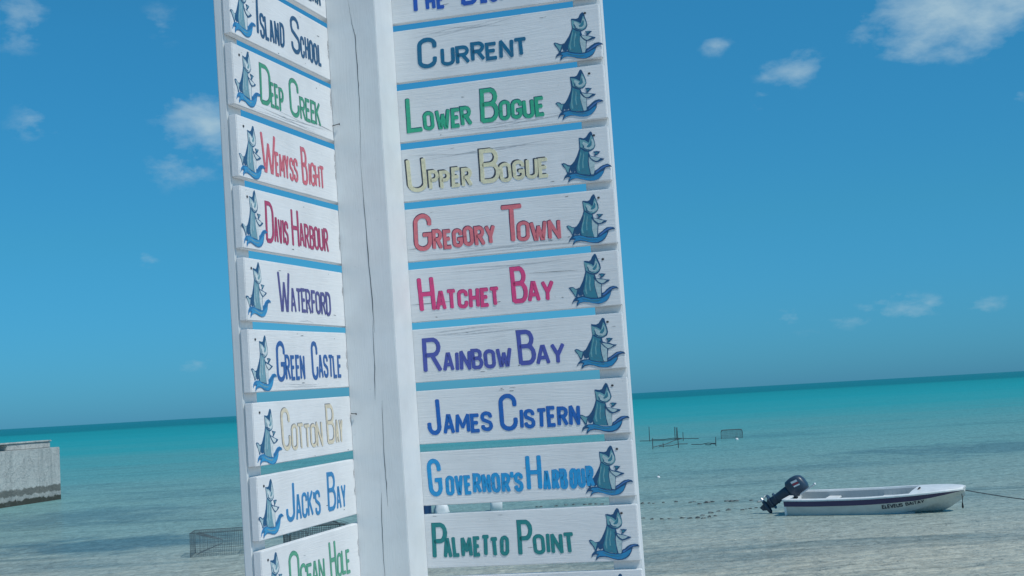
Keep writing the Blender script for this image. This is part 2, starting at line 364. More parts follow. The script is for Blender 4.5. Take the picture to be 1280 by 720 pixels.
def stroke(mb, pts, w, y0, y1):
    """ribbon of width w along pts with round-ish ends and mitred joins"""
    P = [pts[0]]
    for p in pts[1:]:
        if math.hypot(p[0]-P[-1][0], p[1]-P[-1][1]) > w*.16: P.append(p)
    if len(P) < 2: P.append((P[0][0], P[0][1]-w*.4))
    Q = [P[0]]
    for a, b in zip(P, P[1:]):                                        # the brush wanders a little on long pulls
        m = max(1, int(math.hypot(b[0]-a[0], b[1]-a[1])/(w*1.5)))
        for k in range(1, m): Q.append((a[0]+(b[0]-a[0])*k/m+random.uniform(-.025, .025)*w, a[1]+(b[1]-a[1])*k/m+random.uniform(-.025, .025)*w))
        Q.append(b)
    P = Q; n = len(P); h0 = w/2; h = h0; L_, R_ = [], []
    D = []
    for a, b in zip(P, P[1:]):
        l = math.hypot(b[0]-a[0], b[1]-a[1]); D.append(((b[0]-a[0])/l, (b[1]-a[1])/l))
    for i, p in enumerate(P):
        h = h0*random.uniform(.93, 1.07) if 0 < i < n-1 else h0
        d0 = D[max(i-1, 0)]; d1 = D[min(i, n-2)]
        if 0 < i < n-1 and d0[0]*d1[0]+d0[1]*d1[1] < -.2:            # sharp turn: bevel on the outside
            c = d0[0]*d1[1]-d0[1]*d1[0]
            for d in (d0, d1): L_.append((p[0]-d[1]*h, p[1]+d[0]*h)); R_.append((p[0]+d[1]*h, p[1]-d[0]*h))
            # inner side: clamp to the bisector
            bx, by = d1[0]-d0[0], d1[1]-d0[1]; bl = math.hypot(bx, by) or 1
            s = min(1.5, 1/max(.35, math.sqrt(max(0, (1-(d0[0]*d1[0]+d0[1]*d1[1]))/2))))
            inn = (p[0]+bx/bl*h*1.4*s, p[1]+by/bl*h*1.4*s)
            T = L_ if c > 0 else R_; T[-1] = inn; T[-2] = inn
            O = R_ if c > 0 else L_
            e0 = (O[-2][0]+d0[0]*h*.5, O[-2][1]+d0[1]*h*.5); e1 = (O[-1][0]-d1[0]*h*.5, O[-1][1]-d1[1]*h*.5)
            O[-2], O[-1] = e0, e1
        else:
            nx, ny = -(d0[1]+d1[1]), d0[0]+d1[0]; l = math.hypot(nx, ny) or 1; nx /= l; ny /= l
            s = 1/max(.6, nx*-d1[1]+ny*d1[0])
            L_.append((p[0]+nx*h*s, p[1]+ny*h*s)); R_.append((p[0]-nx*h*s, p[1]-ny*h*s))
    h = h0
    def cap(p, d, sgn):                                              # half round end
        return [(p[0]+sgn*d[0]*h*.45*math.sin(R(a))+(-d[1])*h*math.cos(R(a)), p[1]+sgn*d[1]*h*.45*math.sin(R(a))+d[0]*h*math.cos(R(a))) for a in (45, 90, 135)]
    outline = R_+[q for q in reversed(cap(P[-1], D[-1], 1))]+L_[::-1]+cap(P[0], D[0], -1)
    T = {}; 
    def V(p): return mb.v((p[0], y0, p[1]))
    Lv = [V(p) for p in L_]; Rv = [V(p) for p in R_]
    for i in range(len(Lv)-1): mb.face([Rv[i], Rv[i+1], Lv[i+1], Lv[i]])
    ce = [V(p) for p in cap(P[-1], D[-1], 1)]; mb.face([Rv[-1]]+ce[::-1]+[Lv[-1]])
    cs = [V(p) for p in cap(P[0], D[0], -1)]; mb.face([Lv[0]]+cs+[Rv[0]])
    ring = Rv+ce[::-1]+Lv[::-1]+cs
    low = [mb.v((q.co.x, y1, q.co.z)) for q in ring]
    for k in range(len(ring)): mb.face([ring[(k+1) % len(ring)], ring[k], low[k], low[(k+1) % len(ring)]])
def letters(mb, txt, s0, s1, base, h, w, y, off=(0, 0), dw=0.0, rnd=None):
    gap = w*.30 if len(txt) > 1 else 0
    ws = [WT.get(c, 1.0) for c in txt]; unit = (s1-s0-gap*(len(txt)-1))/sum(ws); x = s0
    k = 0
    for c, q in zip(txt, ws):
        bw = q*unit; h2 = w/2
        jx, jy, js, jr = (rnd.uniform(-.02, .02), rnd.uniform(-.0015, .0015), rnd.uniform(.96, 1.05), rnd.uniform(-.04, .04)) if rnd else (0, 0, 1, 0)
        for st in GL[c]:
            pts = []
            for a, b in st:
                px = x+h2+a*max(.0004, bw-w); pz = base+h2+b*(h*js-w)
                px += (pz-base)*jr; pts.append((px+off[0]+jx*bw, pz+off[1]+jy))
            stroke(mb, pts, w+dw, y-.00005*k, 0.0006); k += 1
        x += bw+gap
def make_lettering(words, fill, edge, ref, base, cap, small, w, parent, seed):
    mb = MB()
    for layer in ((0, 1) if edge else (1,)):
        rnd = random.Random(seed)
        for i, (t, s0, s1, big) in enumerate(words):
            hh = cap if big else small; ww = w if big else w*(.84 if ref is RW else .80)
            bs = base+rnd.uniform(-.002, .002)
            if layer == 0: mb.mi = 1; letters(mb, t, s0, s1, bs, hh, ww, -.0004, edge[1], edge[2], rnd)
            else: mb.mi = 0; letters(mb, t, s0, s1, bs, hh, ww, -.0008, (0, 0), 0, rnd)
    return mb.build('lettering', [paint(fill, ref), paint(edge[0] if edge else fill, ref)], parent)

# ------------------------------------------------------------------ painted fish emblem, shared by every board
def e2(p): x, y = p; return (0.43808+2.033608e-04*(x-200)+-1.485300e-05*(y-600), 0.02203+-2.002737e-05*(x-200)+-1.999205e-04*(y-600))
NAVY, BLUE, TEAL, LIGHT, PALE = (20, 62, 100), (30, 104, 152), (38, 98, 122), (74, 126, 142), (120, 152, 165)
EMS = [  # material index, height layer, outline (in the emblem's own units)
 (0, 1, [(164, 440), (186, 428), (216, 433), (248, 451), (276, 449), (292, 438), (306, 440), (300, 470), (282, 500), (270, 556), (246, 562), (236, 540), (212, 500), (184, 474)]),
 (0, 1, [(364, 98), (384, 96), (430, 99), (458, 86), (478, 40), (496, 14), (512, 9), (526, 20), (546, 78), (571, 138), (580, 188), (566, 227), (532, 257), (500, 268), (520, 320), (584, 392), (585, 566), (350, 560), (345, 520), (322, 540), (290, 534), (280, 500), (290, 448), (322, 396), (350, 338), (372, 280), (384, 228), (374, 160)]),
 (3, 2, [(180, 440), (212, 441), (244, 460), (272, 462), (262, 500), (252, 544), (230, 510), (200, 472)]),
 (2, 2, [(394, 232), (412, 250), (450, 268), (492, 272), (498, 320), (494, 400), (508, 470), (532, 562), (378, 556), (362, 520), (352, 480), (366, 420), (380, 340), (388, 280)]),
 (3, 3, [(398, 262), (406, 300), (392, 380), (388, 450), (398, 520), (384, 522), (370, 470), (376, 410), (390, 330)]),
 (3, 3, [(436, 280), (448, 320), (438, 400), (446, 480), (432, 480), (424, 400), (432, 330)]),
 (4, 2, [(500, 332), (540, 376), (577, 396), (578, 562), (540, 562), (514, 470), (500, 400)]),
 (3, 2, [(372, 112), (400, 124), (440, 130), (472, 146), (488, 162), (498, 150), (508, 100), (520, 56), (538, 92), (562, 146), (571, 188), (558, 220), (526, 247), (480, 256), (444, 248), (414, 228), (396, 224), (384, 170)]),
 (4, 3, [(420, 142), (456, 156), (488, 178), (506, 160), (522, 100), (540, 112), (560, 160), (562, 190), (548, 216), (516, 236), (476, 240), (440, 226), (432, 196), (412, 168)]),
 (2, 4, [(498, 170), (512, 150), (524, 110), (534, 140), (534, 180), (512, 206), (484, 214), (474, 196)]),
 (0, 4, [(404, 172), (418, 186), (432, 206), (430, 220), (470, 240), (508, 238), (476, 250), (440, 242), (418, 224), (420, 204)]),
 (0, 5, [(486, 302), (520, 316), (562, 324), (612, 329), (652, 339), (698, 346), (682, 362), (622, 392), (594, 400), (558, 387), (518, 352)]),
 (4, 6, [(516, 326), (560, 334), (610, 340), (652, 350), (620, 376), (592, 388), (562, 374), (532, 350)]),
 (0, 5, [(556, 264), (600, 260), (644, 264), (622, 287), (598, 314), (574, 324), (580, 292)]),
 (2, 6, [(574, 272), (620, 270), (600, 292), (586, 300)]),
]
WAVE = [
 (0, 7, [(203, 648), (214, 600), (243, 566), (290, 548), (350, 542), (400, 556), (450, 566), (520, 567), (578, 558), (588, 512), (620, 493), (650, 463), (690, 433), (740, 420), (782, 428), (803, 449), (762, 452), (722, 467), (712, 492), (706, 524), (682, 573), (642, 613), (592, 636), (540, 643), (480, 638), (420, 623), (360, 618), (302, 634), (264, 674), (264, 640), (282, 606), (244, 606), (222, 620)]),
 (1, 8, [(286, 566), (350, 556), (400, 568), (450, 578), (520, 580), (582, 572), (620, 552), (664, 520), (704, 496), (700, 526), (676, 570), (640, 606), (590, 630), (540, 637), (480, 632), (420, 617), (360, 612), (304, 624), (276, 648), (284, 622), (300, 596), (268, 590)]),
 (5, 8, [(600, 526), (640, 498), (676, 464), (710, 442), (744, 431), (770, 436), (724, 452), (684, 478), (640, 514), (604, 542)]),
 (2, 9, [(330, 572), (400, 580), (450, 592), (520, 594), (590, 584), (540, 606), (460, 606), (400, 596)]),
]
PAL = {'R': [paint(c, RW) for c in (NAVY, BLUE, TEAL, LIGHT, PALE, (50, 92, 150))],
       'L': [paint(c, LW) for c in ((24, 82, 124), (46, 138, 190), (98, 148, 168), (144, 178, 192), (180, 202, 212), (34, 100, 156))]}  # left wing's emblem colours made paler to paint in its sunlight
def emblem(defs, name, wing, rnd, parent):
    mb = MB()
    for k, (mi, lay, pl) in enumerate(defs):
        mb.mi = mi; ox, oy = rnd.uniform(-4, 4), rnd.uniform(-4, 4)
        pts = [e2((x+ox+rnd.uniform(-3.5, 3.5), y+oy+rnd.uniform(-3.5, 3.5))) for x, y in pl]
        mb.slab([(a-.4284, b) for a, b in pts], -.0005-.00012*lay-.00001*k, .0005)
    return mb.build(name, PAL[wing], parent)

# ------------------------------------------------------------------ the boards
M_fine = mat('grain_ridge', (.40, .43, .45), .8, .15)
def ridges(mb, rnd, x0, x1, z, n, amp):
    for k in range(n):
        zz = z+k*.0052+rnd.uniform(-.001, .001); ph = rnd.uniform(0, 6); a = rnd.uniform(x0, x0+.1); b = rnd.uniform(x1-.14, x1)
        pts = [(a+(b-a)*i/9, zz+amp*math.sin(ph+i*.55)*(1+.4*k)+rnd.uniform(-.0007, .0007)) for i in range(10)]
        crack(mb, pts, rnd.uniform(.00035, .0006), -.0004, 'z')
RIDGE = {2: (.0, .42, .118, 4, .005), 3: (.1, .56, .010, 4, .004), 4: (.0, .5, .112, 2, .005), 5: (.0, .56, .008, 4, .002), 6: (.05, .5, .124, 2, .002), 7: (.0, .4, .120, 3, .002), 53: (.05, .56, .006, 4, .002), 56: (.2, .5, .006, 1, .002), 57: (.1, .5, .008, 2, .0015)}
def board(wing, zt, zb, words, fill, edge, label, base=.0246, cap=.094, small=None, w=None, nails=((.527, .12),), cracks=(), seed=0):
    Mx = RF if wing == 'R' else LF
    o0, o1 = (-.055, LN) if wing == 'R' else (0, LN+.06)
    hh = .1405; zm = (zt+zb)/2; z0 = zm-hh/2
    rnd = random.Random(seed*13+5)
    mb = MB(); mb.box(o0, o1+(rnd.uniform(-.0025, .002) if wing == 'R' else 0), 0, BT, 0, hh, .0018)
    mb.mi = 1
    for pts, wd in cracks: crack(mb, pts, wd, -.0006, 'z')
    for k in range(rnd.randint(2, 5)):                               # chips and scratches in the paint
        cx, cz = rnd.uniform(.02, .54), rnd.choice((rnd.uniform(.004, .02), rnd.uniform(.122, .136), rnd.uniform(.01, .13))); crack(mb, [(cx, cz), (cx+rnd.uniform(.004, .02), cz+rnd.uniform(-.0015, .0015))], rnd.uniform(.0003, .0009), -.0005, 'z')
    if wing == 'L':                                                   # paint lifting along the end by the post
        for k in range(rnd.randint(1, 3)):
            cz = rnd.uniform(.02, .11); crack(mb, [(LN-.004, cz), (LN-.006, cz+.012), (LN-.003, cz+.024)], .0011, -.0005, 'x')
    mb.mi = 2
    if seed in RIDGE: ridges(mb, rnd, *RIDGE[seed])
    o = mb.build('sign_board', [M_board, M_crack, M_fine])
    o.matrix_world = Mx @ Matrix.Translation((0, -rnd.uniform(0, .0012), z0)) @ Matrix.Rotation(R(rnd.uniform(-.22, .22)), 4, 'Y')
    tag(o, label, 'sign', 'place-name boards of the right wing' if wing == 'R' else 'place-name boards of the left wing')
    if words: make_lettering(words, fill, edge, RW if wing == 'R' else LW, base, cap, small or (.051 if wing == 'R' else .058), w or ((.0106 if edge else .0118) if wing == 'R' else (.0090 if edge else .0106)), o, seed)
    s = .4284+rnd.uniform(-.001, .0025) if wing == 'R' else -.0035+rnd.uniform(-.001, .003)
    a = emblem(EMS, 'fish_emblem', wing, rnd, o); a.location = (s, 0, rnd.uniform(-.002, .002)); a.rotation_euler = (0, R(rnd.uniform(-3, 3)), 0)
    q = rnd.uniform(.96, 1.03); a.scale = (q, 1, rnd.uniform(.96, 1.02))
    wv = emblem(WAVE, 'wave', wing, rnd, a)
    if wing == 'L': wv.data.materials[0] = paint((34, 112, 166), LW)
    for (nx, nz) in nails:
        m2 = MB(); rr_ = [(nx+.0036*math.cos(R(60*k)), nz+.003*math.sin(R(60*k))) for k in range(6)]; m2.slab(rr_, -.0012, .001)
        m2.build('nail', M_nail, o)
def wd(s, ext, wing='R'):
    out = []; i = 0; L = ext is not None and wing == 'L'
    for word in s.split(' '):
        a, b = ext[i]; out.append((word[0], a+(.004 if L and i else 0), b, True)); i += 1
        if len(word) > 1: a, b = ext[i]; out.append((word[1:], a, b-(.011 if L else 0), False)); i += 1
    return out
def dk(c, off=(-.0012, .0011), dw=.0024): return (c, off, dw)  # dark outline; its shift up and left paints in carved-groove shadow
RB = [
 ('THE BLUFF', 1.1622, 1.0217, [(.0573, .0778), (.0966, .1507), (.1949, .2439), (.2489, .350)], (26, 70, 150), None, 'white board with royal blue words mostly cut off, topmost of the right wing', {}),
 ('CURRENT', 1.0015, .8613, [(.0623, .1165), (.1284, .3691)], (18, 82, 118), None, 'white board reading CURRENT in dark teal letters', dict(base=.029, cap=.086, small=.050)),
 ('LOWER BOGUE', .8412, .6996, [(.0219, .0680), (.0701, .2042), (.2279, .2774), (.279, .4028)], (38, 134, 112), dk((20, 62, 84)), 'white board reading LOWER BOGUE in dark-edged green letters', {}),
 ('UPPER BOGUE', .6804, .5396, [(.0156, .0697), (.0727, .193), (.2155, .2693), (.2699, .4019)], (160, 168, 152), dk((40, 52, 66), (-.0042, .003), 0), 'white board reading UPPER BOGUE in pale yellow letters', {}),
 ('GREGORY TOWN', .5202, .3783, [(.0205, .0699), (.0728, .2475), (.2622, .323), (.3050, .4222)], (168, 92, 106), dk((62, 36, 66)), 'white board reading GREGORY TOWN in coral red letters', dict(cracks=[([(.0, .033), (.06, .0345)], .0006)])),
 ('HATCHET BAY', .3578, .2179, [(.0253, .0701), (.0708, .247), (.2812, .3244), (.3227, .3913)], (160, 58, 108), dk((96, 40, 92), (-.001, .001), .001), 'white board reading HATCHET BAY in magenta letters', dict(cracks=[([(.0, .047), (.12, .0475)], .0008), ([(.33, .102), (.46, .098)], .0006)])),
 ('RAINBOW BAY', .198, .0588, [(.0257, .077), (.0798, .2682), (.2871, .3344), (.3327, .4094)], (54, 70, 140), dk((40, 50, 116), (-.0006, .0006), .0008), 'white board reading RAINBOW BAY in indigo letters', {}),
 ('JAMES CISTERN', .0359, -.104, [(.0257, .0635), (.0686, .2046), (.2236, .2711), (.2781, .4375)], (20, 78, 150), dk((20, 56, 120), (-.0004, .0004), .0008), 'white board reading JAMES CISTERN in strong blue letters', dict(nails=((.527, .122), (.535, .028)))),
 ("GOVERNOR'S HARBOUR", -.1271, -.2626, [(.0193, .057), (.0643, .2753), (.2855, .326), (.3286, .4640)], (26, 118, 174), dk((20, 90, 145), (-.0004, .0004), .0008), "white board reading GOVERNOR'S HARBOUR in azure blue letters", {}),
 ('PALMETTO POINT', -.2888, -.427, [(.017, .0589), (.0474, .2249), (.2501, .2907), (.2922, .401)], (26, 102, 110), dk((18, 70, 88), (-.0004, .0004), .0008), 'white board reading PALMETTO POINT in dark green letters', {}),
]
for i, (t, zt, zb, ex, fc, ed, lab, kw) in enumerate(RB): board('R', zt, zb, wd(t, ex), fc, ed, lab, seed=i+1, **kw)
board('R', -.4505, -.591, None, None, None, 'white board barely in view below PALMETTO POINT, lowest of the right wing', seed=31)
LB = [
 ('ERA', 1.1622, 1.0236, None, (34, 84, 118), None, 'white board with words ending in ERA, topmost of the left wing', {}),
 ('ISLAND SCHOOL', 1.0006, .862, [(.1273, .1485), (.1498, .2966), (.3231, .3804), (.382, .5231)], (34, 84, 124), None, 'white board in dark teal letters naming a school on an island', {}),
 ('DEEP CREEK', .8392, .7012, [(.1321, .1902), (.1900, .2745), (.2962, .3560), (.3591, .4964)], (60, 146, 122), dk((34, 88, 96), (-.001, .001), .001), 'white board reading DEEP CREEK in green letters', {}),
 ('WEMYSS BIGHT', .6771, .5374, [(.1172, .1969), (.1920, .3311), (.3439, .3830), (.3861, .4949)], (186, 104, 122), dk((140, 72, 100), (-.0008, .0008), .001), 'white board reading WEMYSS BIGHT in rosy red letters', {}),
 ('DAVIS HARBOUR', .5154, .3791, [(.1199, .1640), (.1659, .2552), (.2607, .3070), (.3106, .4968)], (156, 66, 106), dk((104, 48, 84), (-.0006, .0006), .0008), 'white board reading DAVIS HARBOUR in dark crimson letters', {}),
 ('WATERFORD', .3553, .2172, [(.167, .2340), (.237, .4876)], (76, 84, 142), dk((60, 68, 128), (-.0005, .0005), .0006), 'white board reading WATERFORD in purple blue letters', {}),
 ('GREEN CASTLE', .1944, .0587, [(.1349, .182), (.1838, .3051), (.3323, .3755), (.377, .5314)], (40, 92, 156), None, 'white board reading GREEN CASTLE in blue letters', {}),
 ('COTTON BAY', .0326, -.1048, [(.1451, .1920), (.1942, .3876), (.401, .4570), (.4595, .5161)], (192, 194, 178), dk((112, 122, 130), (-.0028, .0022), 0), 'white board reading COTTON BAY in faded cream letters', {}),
 ("JACK'S BAY", -.1303, -.266, [(.1404, .1887), (.1944, .3485), (.3791, .4360), (.4385, .5117)], (46, 124, 180), None, "white board reading JACK'S BAY in light blue letters", {}),
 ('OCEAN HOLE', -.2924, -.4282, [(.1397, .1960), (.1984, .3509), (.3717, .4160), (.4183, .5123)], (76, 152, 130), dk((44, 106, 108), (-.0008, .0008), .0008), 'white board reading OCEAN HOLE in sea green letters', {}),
]
for i, (t, zt, zb, ex, fc, ed, lab, kw) in enumerate(LB):
    ws = wd(t, ex, 'L') if ex else [('C', .142, .19, True), ('APE', .192, .262, False), ('E', .278, .318, True), ('LEUTHERA', .32, .5317, False)]
    cr = {} if i % 2 else dict(cracks=[([(.44, .03), (.565, .024)], .0005)]) if i in (2,) else {}
    board('L', zt, zb, ws, fc, ed, lab, seed=51+i, nails=((.033, .118),), **cr)
board('L', -.4545, -.5925, None, None, None, 'white board hidden below OCEAN HOLE, lowest of the left wing', seed=71, nails=((.033, .118),))

# ------------------------------------------------------------------ concrete pier on the left
M_conc = mat('weathered_concrete', (.30, .31, .30), .9, .15); g = G(M_conc)
v = g.coord((1, 1, 1), False); sp = g.n('ShaderNodeSeparateXYZ', {0: g.n('ShaderNodeTexCoord').outputs['Object']})
c = g.mix(g.ramp(g.noise(v, 1.1, 5, .65), [(.35, (0, 0, 0)), (.7, (1, 1, 1))]), (.45, .455, .43, 1), (.60, .60, .56, 1))
c = g.mix(g.ramp(g.noise(v, 7, 5, .7), [(.5, (0, 0, 0)), (.72, (1, 1, 1))]), c, (.32, .34, .335, 1))
vs = g.coord((1.2, 1.2, .12), False)
c = g.mix(g.mth('MULTIPLY', g.ramp(g.noise(vs, 2.2, 4, .6), [(.5, (0, 0, 0)), (.7, (1, 1, 1))]), .5), c, (.28, .30, .29, 1))
zz = g.mth('ADD', sp.outputs['Z'], g.mth('MULTIPLY_ADD', g.noise(v, 3.2, 5, .7), .34, -.17))
band = g.ramp(g.mth('MULTIPLY', zz, .5), [(.0, (1, 1, 1)), (.085, (1, 1, 1)), (.10, (.3, .3, .28)), (.16, (.25, .25, .25)), (.175, (.75, .75, .75)), (.275, (.75, .75, .75)), (.30, (0, 0, 0))])
c = g.mix(band, c, (.065, .07, .058, 1)); g.base(c)
brk = g.n('ShaderNodeTexBrick', {0: g.n('ShaderNodeMapping', {0: g.n('ShaderNodeTexCoord').outputs['Object'], 'Rotation': (0, R(90), R(0))}).outputs[0]})
ck = g.n('ShaderNodeTexVoronoi', {0: g.n('ShaderNodeVectorMath', {0: v, 1: g.n('ShaderNodeTexNoise', {0: v, 'Scale': 2.0, 'Detail': 3}).outputs['Color']}, operation='ADD').outputs[0], 'Scale': .9}, feature='DISTANCE_TO_EDGE').outputs['Distance']
c = g.mix(g.mth('MULTIPLY', g.ramp(ck, [(0, (1, 1, 1)), (.02, (0, 0, 0))]), .4), c, (.14, .15, .15, 1)); g.base(c)
g.bump(g.mth('ADD', g.noise(v, 14, 6, .7), g.noise(v, 2, 3)), .7, .06)
pd = Vector((-.229, -.973, 0)).normalized(); rz = math.atan2(pd.y, pd.x)      # local +X runs back along the pier
pier = empty('concrete_pier', (-17.08, 53.5, 0), rz)
tag(pier, 'grey concrete pier with dark tide bands standing in the sea', 'pier')
# local +Y is to the left when looking along +X ; the seen face is at y = 0 and the pier lies on the other side
sgn = 1 if (Matrix.Rotation(rz, 3, 'Z') @ Vector((0, 1, 0))).dot(Vector((.973, -.229, 0))) < 0 else -1
def ybox(mb, x0, x1, a, b, z0, z1, bev=.03): mb.box(x0, x1, min(sgn*a, sgn*b), max(sgn*a, sgn*b), z0, z1, bev)
mb = MB(); x = 0
for ln in (1.45, 2.6, 3.1, 5.2, 6.0, 7.0, 8.6):
    o = random.uniform(0, .02); ybox(mb, x+.001, x+ln-.001, o, 3.2, -1.4, 1.93, .012); x += ln
mb.build('pier_wall', M_conc, pier)
mb = MB(); ybox(mb, .16, 2.95, .30, .70, 1.93, 2.15, .02); ybox(mb, 3.9, 34, .30, .70, 1.93, 2.15, .02); ybox(mb, .12, 34, .26, .74, 2.152, 2.21, .015)
mb.build('parapet', M_conc, pier)

# ------------------------------------------------------------------ skiff with outboard motor
M_gel = mat('white_gelcoat', (.70, .73, .72), .35, .4); g = G(M_gel)
g.base(g.mix(g.ramp(g.noise(g.coord(), 5, 5, .65), [(.42, (0, 0, 0)), (.75, (1, 1, 1))]), (.80, .82, .81, 1), (.62, .65, .64, 1)))
M_hull = mat('hull_paint', (.40, .44, .43), .45, .35); g = G(M_hull)
spz = g.n('ShaderNodeSeparateXYZ', {0: g.n('ShaderNodeTexCoord').outputs['Object']})
c = g.mix(g.ramp(g.noise(g.coord((.5, 1, 1)), 6, 5, .65), [(.4, (0, 0, 0)), (.75, (1, 1, 1))]), (.62, .63, .59, 1), (.50, .51, .47, 1))
zz = g.mth('ADD', spz.outputs['Z'], g.mth('MULTIPLY_ADD', g.noise(g.coord(), 12, 4, .6), .08, -.04))
c = g.mix(g.ramp(zz, [(.02, (1, 1, 1)), (.06, (0, 0, 0))]), c, (.14, .17, .14, 1)); g.base(c)
M_navy = mat('navy_stripe', (.06, .05, .12), .4, .35)
M_motor = mat('motor_paint', (.03, .055, .09), .35, .5)
M_black = mat('black_rubber', (.02, .022, .025), .6, .3)
M_red = mat('decal_red', (.35, .05, .08), .5); M_wht = mat('decal_white', (.7, .72, .74), .5)
M_inner = mat('boat_inner', (.42, .46, .47), .6, .3)
hd = Vector((.882, -.472, 0)); brz = math.atan2(hd.y, hd.x)
boat = empty('motor_skiff', (5.64, 30.50, 0), brz); boat.rotation_euler = (R(4.5), R(.35), brz)
tag(boat, 'small white open skiff with navy stripe and tilted outboard, afloat in shallow water', 'boat')
ST0 = [(0, .60, .37, .52, -.04, -.12), (.6, .63, .37, .55, -.05, -.13), (1.2, .65, .38, .57, -.05, -.13), (1.9, .66, .395, .56, -.03, -.13), (2.5, .63, .42, .48, .03, -.12), (3.0, .57, .445, .36, .11, -.09), (3.4, .48, .465, .24, .20, -.02), (3.7, .37, .48, .14, .28, .10), (3.95, .24, .485, .05, .36, .24), (4.05, .13, .485, .02, .41, .33)]
LS = .875; ST = []
for k in range(37):                                                 # fair the lines: Catmull-Rom through the stations
    xx = 4.05*k/36; i = max(q for q in range(len(ST0)-1) if ST0[q][0] <= xx+1e-9); a = ST0[max(i-1, 0)]; b = ST0[i]; c = ST0[i+1]; d = ST0[min(i+2, len(ST0)-1)]; t = (xx-b[0])/(c[0]-b[0])
    vals = [b[m]*(1-t)+c[m]*t if (i == 0 or i == len(ST0)-2) else .5*(2*b[m]+(c[m]-a[m])*t+(2*a[m]-5*b[m]+4*c[m]-d[m])*t*t+(3*b[m]-a[m]-3*c[m]+d[m])*t**3) for m in range(1, 6)]
    ST.append((xx*LS, *vals))
def sta(fn): return [fn(*s) for s in ST]
mb = MB()
mb.loft([[(x, gb, gz), (x, gb*.35+cb*.65, gz*.35+cz*.65), (x, cb, cz), (x, cb*.45, (cz+kz*1.2)/2.2), (x, 0, kz), (x, -cb*.45, (cz+kz*1.2)/2.2), (x, -cb, cz), (x, -(gb*.35+cb*.65), gz*.35+cz*.65), (x, -gb, gz)] for x, gb, gz, cb, cz, kz in ST], closed=False, cap=False)
x, gb, gz, cb, cz, kz = ST[0]; mb.face([mb.v(p) for p in ((0, gb, gz), (0, cb, cz), (0, 0, kz), (0, -cb, cz), (0, -gb, gz))])
x, gb, gz, cb, cz, kz = ST[-1]; mb.face([mb.v(p) for p in ((x, gb, gz), (x, cb, cz), (x, 0, kz), (x, -cb, cz), (x, -gb, gz))])
mb.build('hull', M_hull, boat, recalc=True)
mb = MB()
for s in (1, -1):                                                   # navy band under the rail
    def ring(x, gb, gz, cb, cz, kz):
        q = min(.42, .135/max(.02, gz-cz)); y1 = gb+(cb-gb)*q; z1 = gz+(cz-gz)*q
        return [(x, s*(gb+.011), gz-.012), (x, s*(y1+.010), z1), (x, s*(y1-.02), z1), (x, s*(gb-.02), gz-.02)]
    mb.loft(sta(ring))
mb.build('hull_stripe', M_navy, boat, recalc=True)
mb = MB()
for s in (1, -1):                                                   # rolled rail
    mb.loft([[(x, s*(gb+.022), gz-.022), (x, s*(gb+.024), gz+.006), (x, s*(gb+.008), gz+.020), (x, s*max(.0, gb-.075), gz+.020), (x, s*max(0, gb-.085), gz-.01)] for x, gb, gz, cb, cz, kz in ST])
mb.box(-.03, .07, -.62, .62, .352, .392, .008)
mb.build('rail', M_gel, boat, recalc=True)
mb = MB()
for s in (1, -1):
    mb.loft([[(x, s*(gb-.085), gz-.011), (x, s*(gb-.10), gz-.012), (x, s*(cb-.04), .07), (x, s*(cb-.03), .06)] for x, gb, gz, cb, cz, kz in ST[:27]])
mb.box(.06, 2.6, -.50, .50, .045, .07)
mb.build('inner_shell', M_inner, boat, recalc=True)
for x0 in (.65, 1.8):
    mb = MB(); mb.box(x0, x0+.26, -.52, .52, .24, .275, .008); mb.build('thwart', M_gel, boat)
mb = MB()
D2 = [(x, gb, gz) for x, gb, gz, cb, cz, kz in ST if x >= 2.55]
mb.loft([[(x, -b+.02, z+.018), (x, -b*.4, z+.034), (x, b*.4, z+.034), (x, b-.02, z+.018), (x, b-.02, z-.03), (x, -b+.02, z-.03)] for x, b, z in D2])
mb.build('foredeck', M_gel, boat, recalc=True)
mb = MB(); mb.box(.0, .045, -.58, .58, .05, .352); mb.build('transom', M_gel, boat)
# name on the side: small dark capitals just under the band, on the flared plank
def side_pt(x, q, out=.011):
    for a, b in zip(ST, ST[1:]):
        if a[0] <= x <= b[0]:
            t = (x-a[0])/(b[0]-a[0]); gb, gz, cb, cz = [a[i]*(1-t)+b[i]*t for i in (1, 2, 3, 4)]
            return Vector((x, -(gb+(cb-gb)*q+out), gz+(cz-gz)*q))
mb = MB(); rnd = random.Random(3)
letters(mb, 'ELEVEUS', 0, .40, 0, .085, .015, -.002, rnd=rnd); letters(mb, 'BAITAY', .45, .80, .004, .085, .015, -.002, rnd=rnd)
for q in mb.bm.verts:                                               # lay the letters onto the plank
    q.co = side_pt(2.02+q.co.x, .60+.10*q.co.x-q.co.z*2.35, .004-q.co.y*3)
nm = mb.build('boat_name', mat('name_paint', (.03, .04, .06), .5), boat)
mb = MB(); mb.tube([(3.50, -.10, .38), (3.51, -.11, .28), (3.50, -.11, .20)], .008, 5); mb.tube([(3.50, -.11, .20), (3.50, -.11, .12), (3.50, -.11, .09)], [.012, .022, .01], 6)
mb.build('bow_line', M_black, boat)
mb = MB(); mb.tube([(2.66, -.16, .47), (2.68, -.12, .505), (2.68, -.04, .505), (2.66, 0, .47)], .016, 6); mb.build('deck_cleat', M_black, boat)
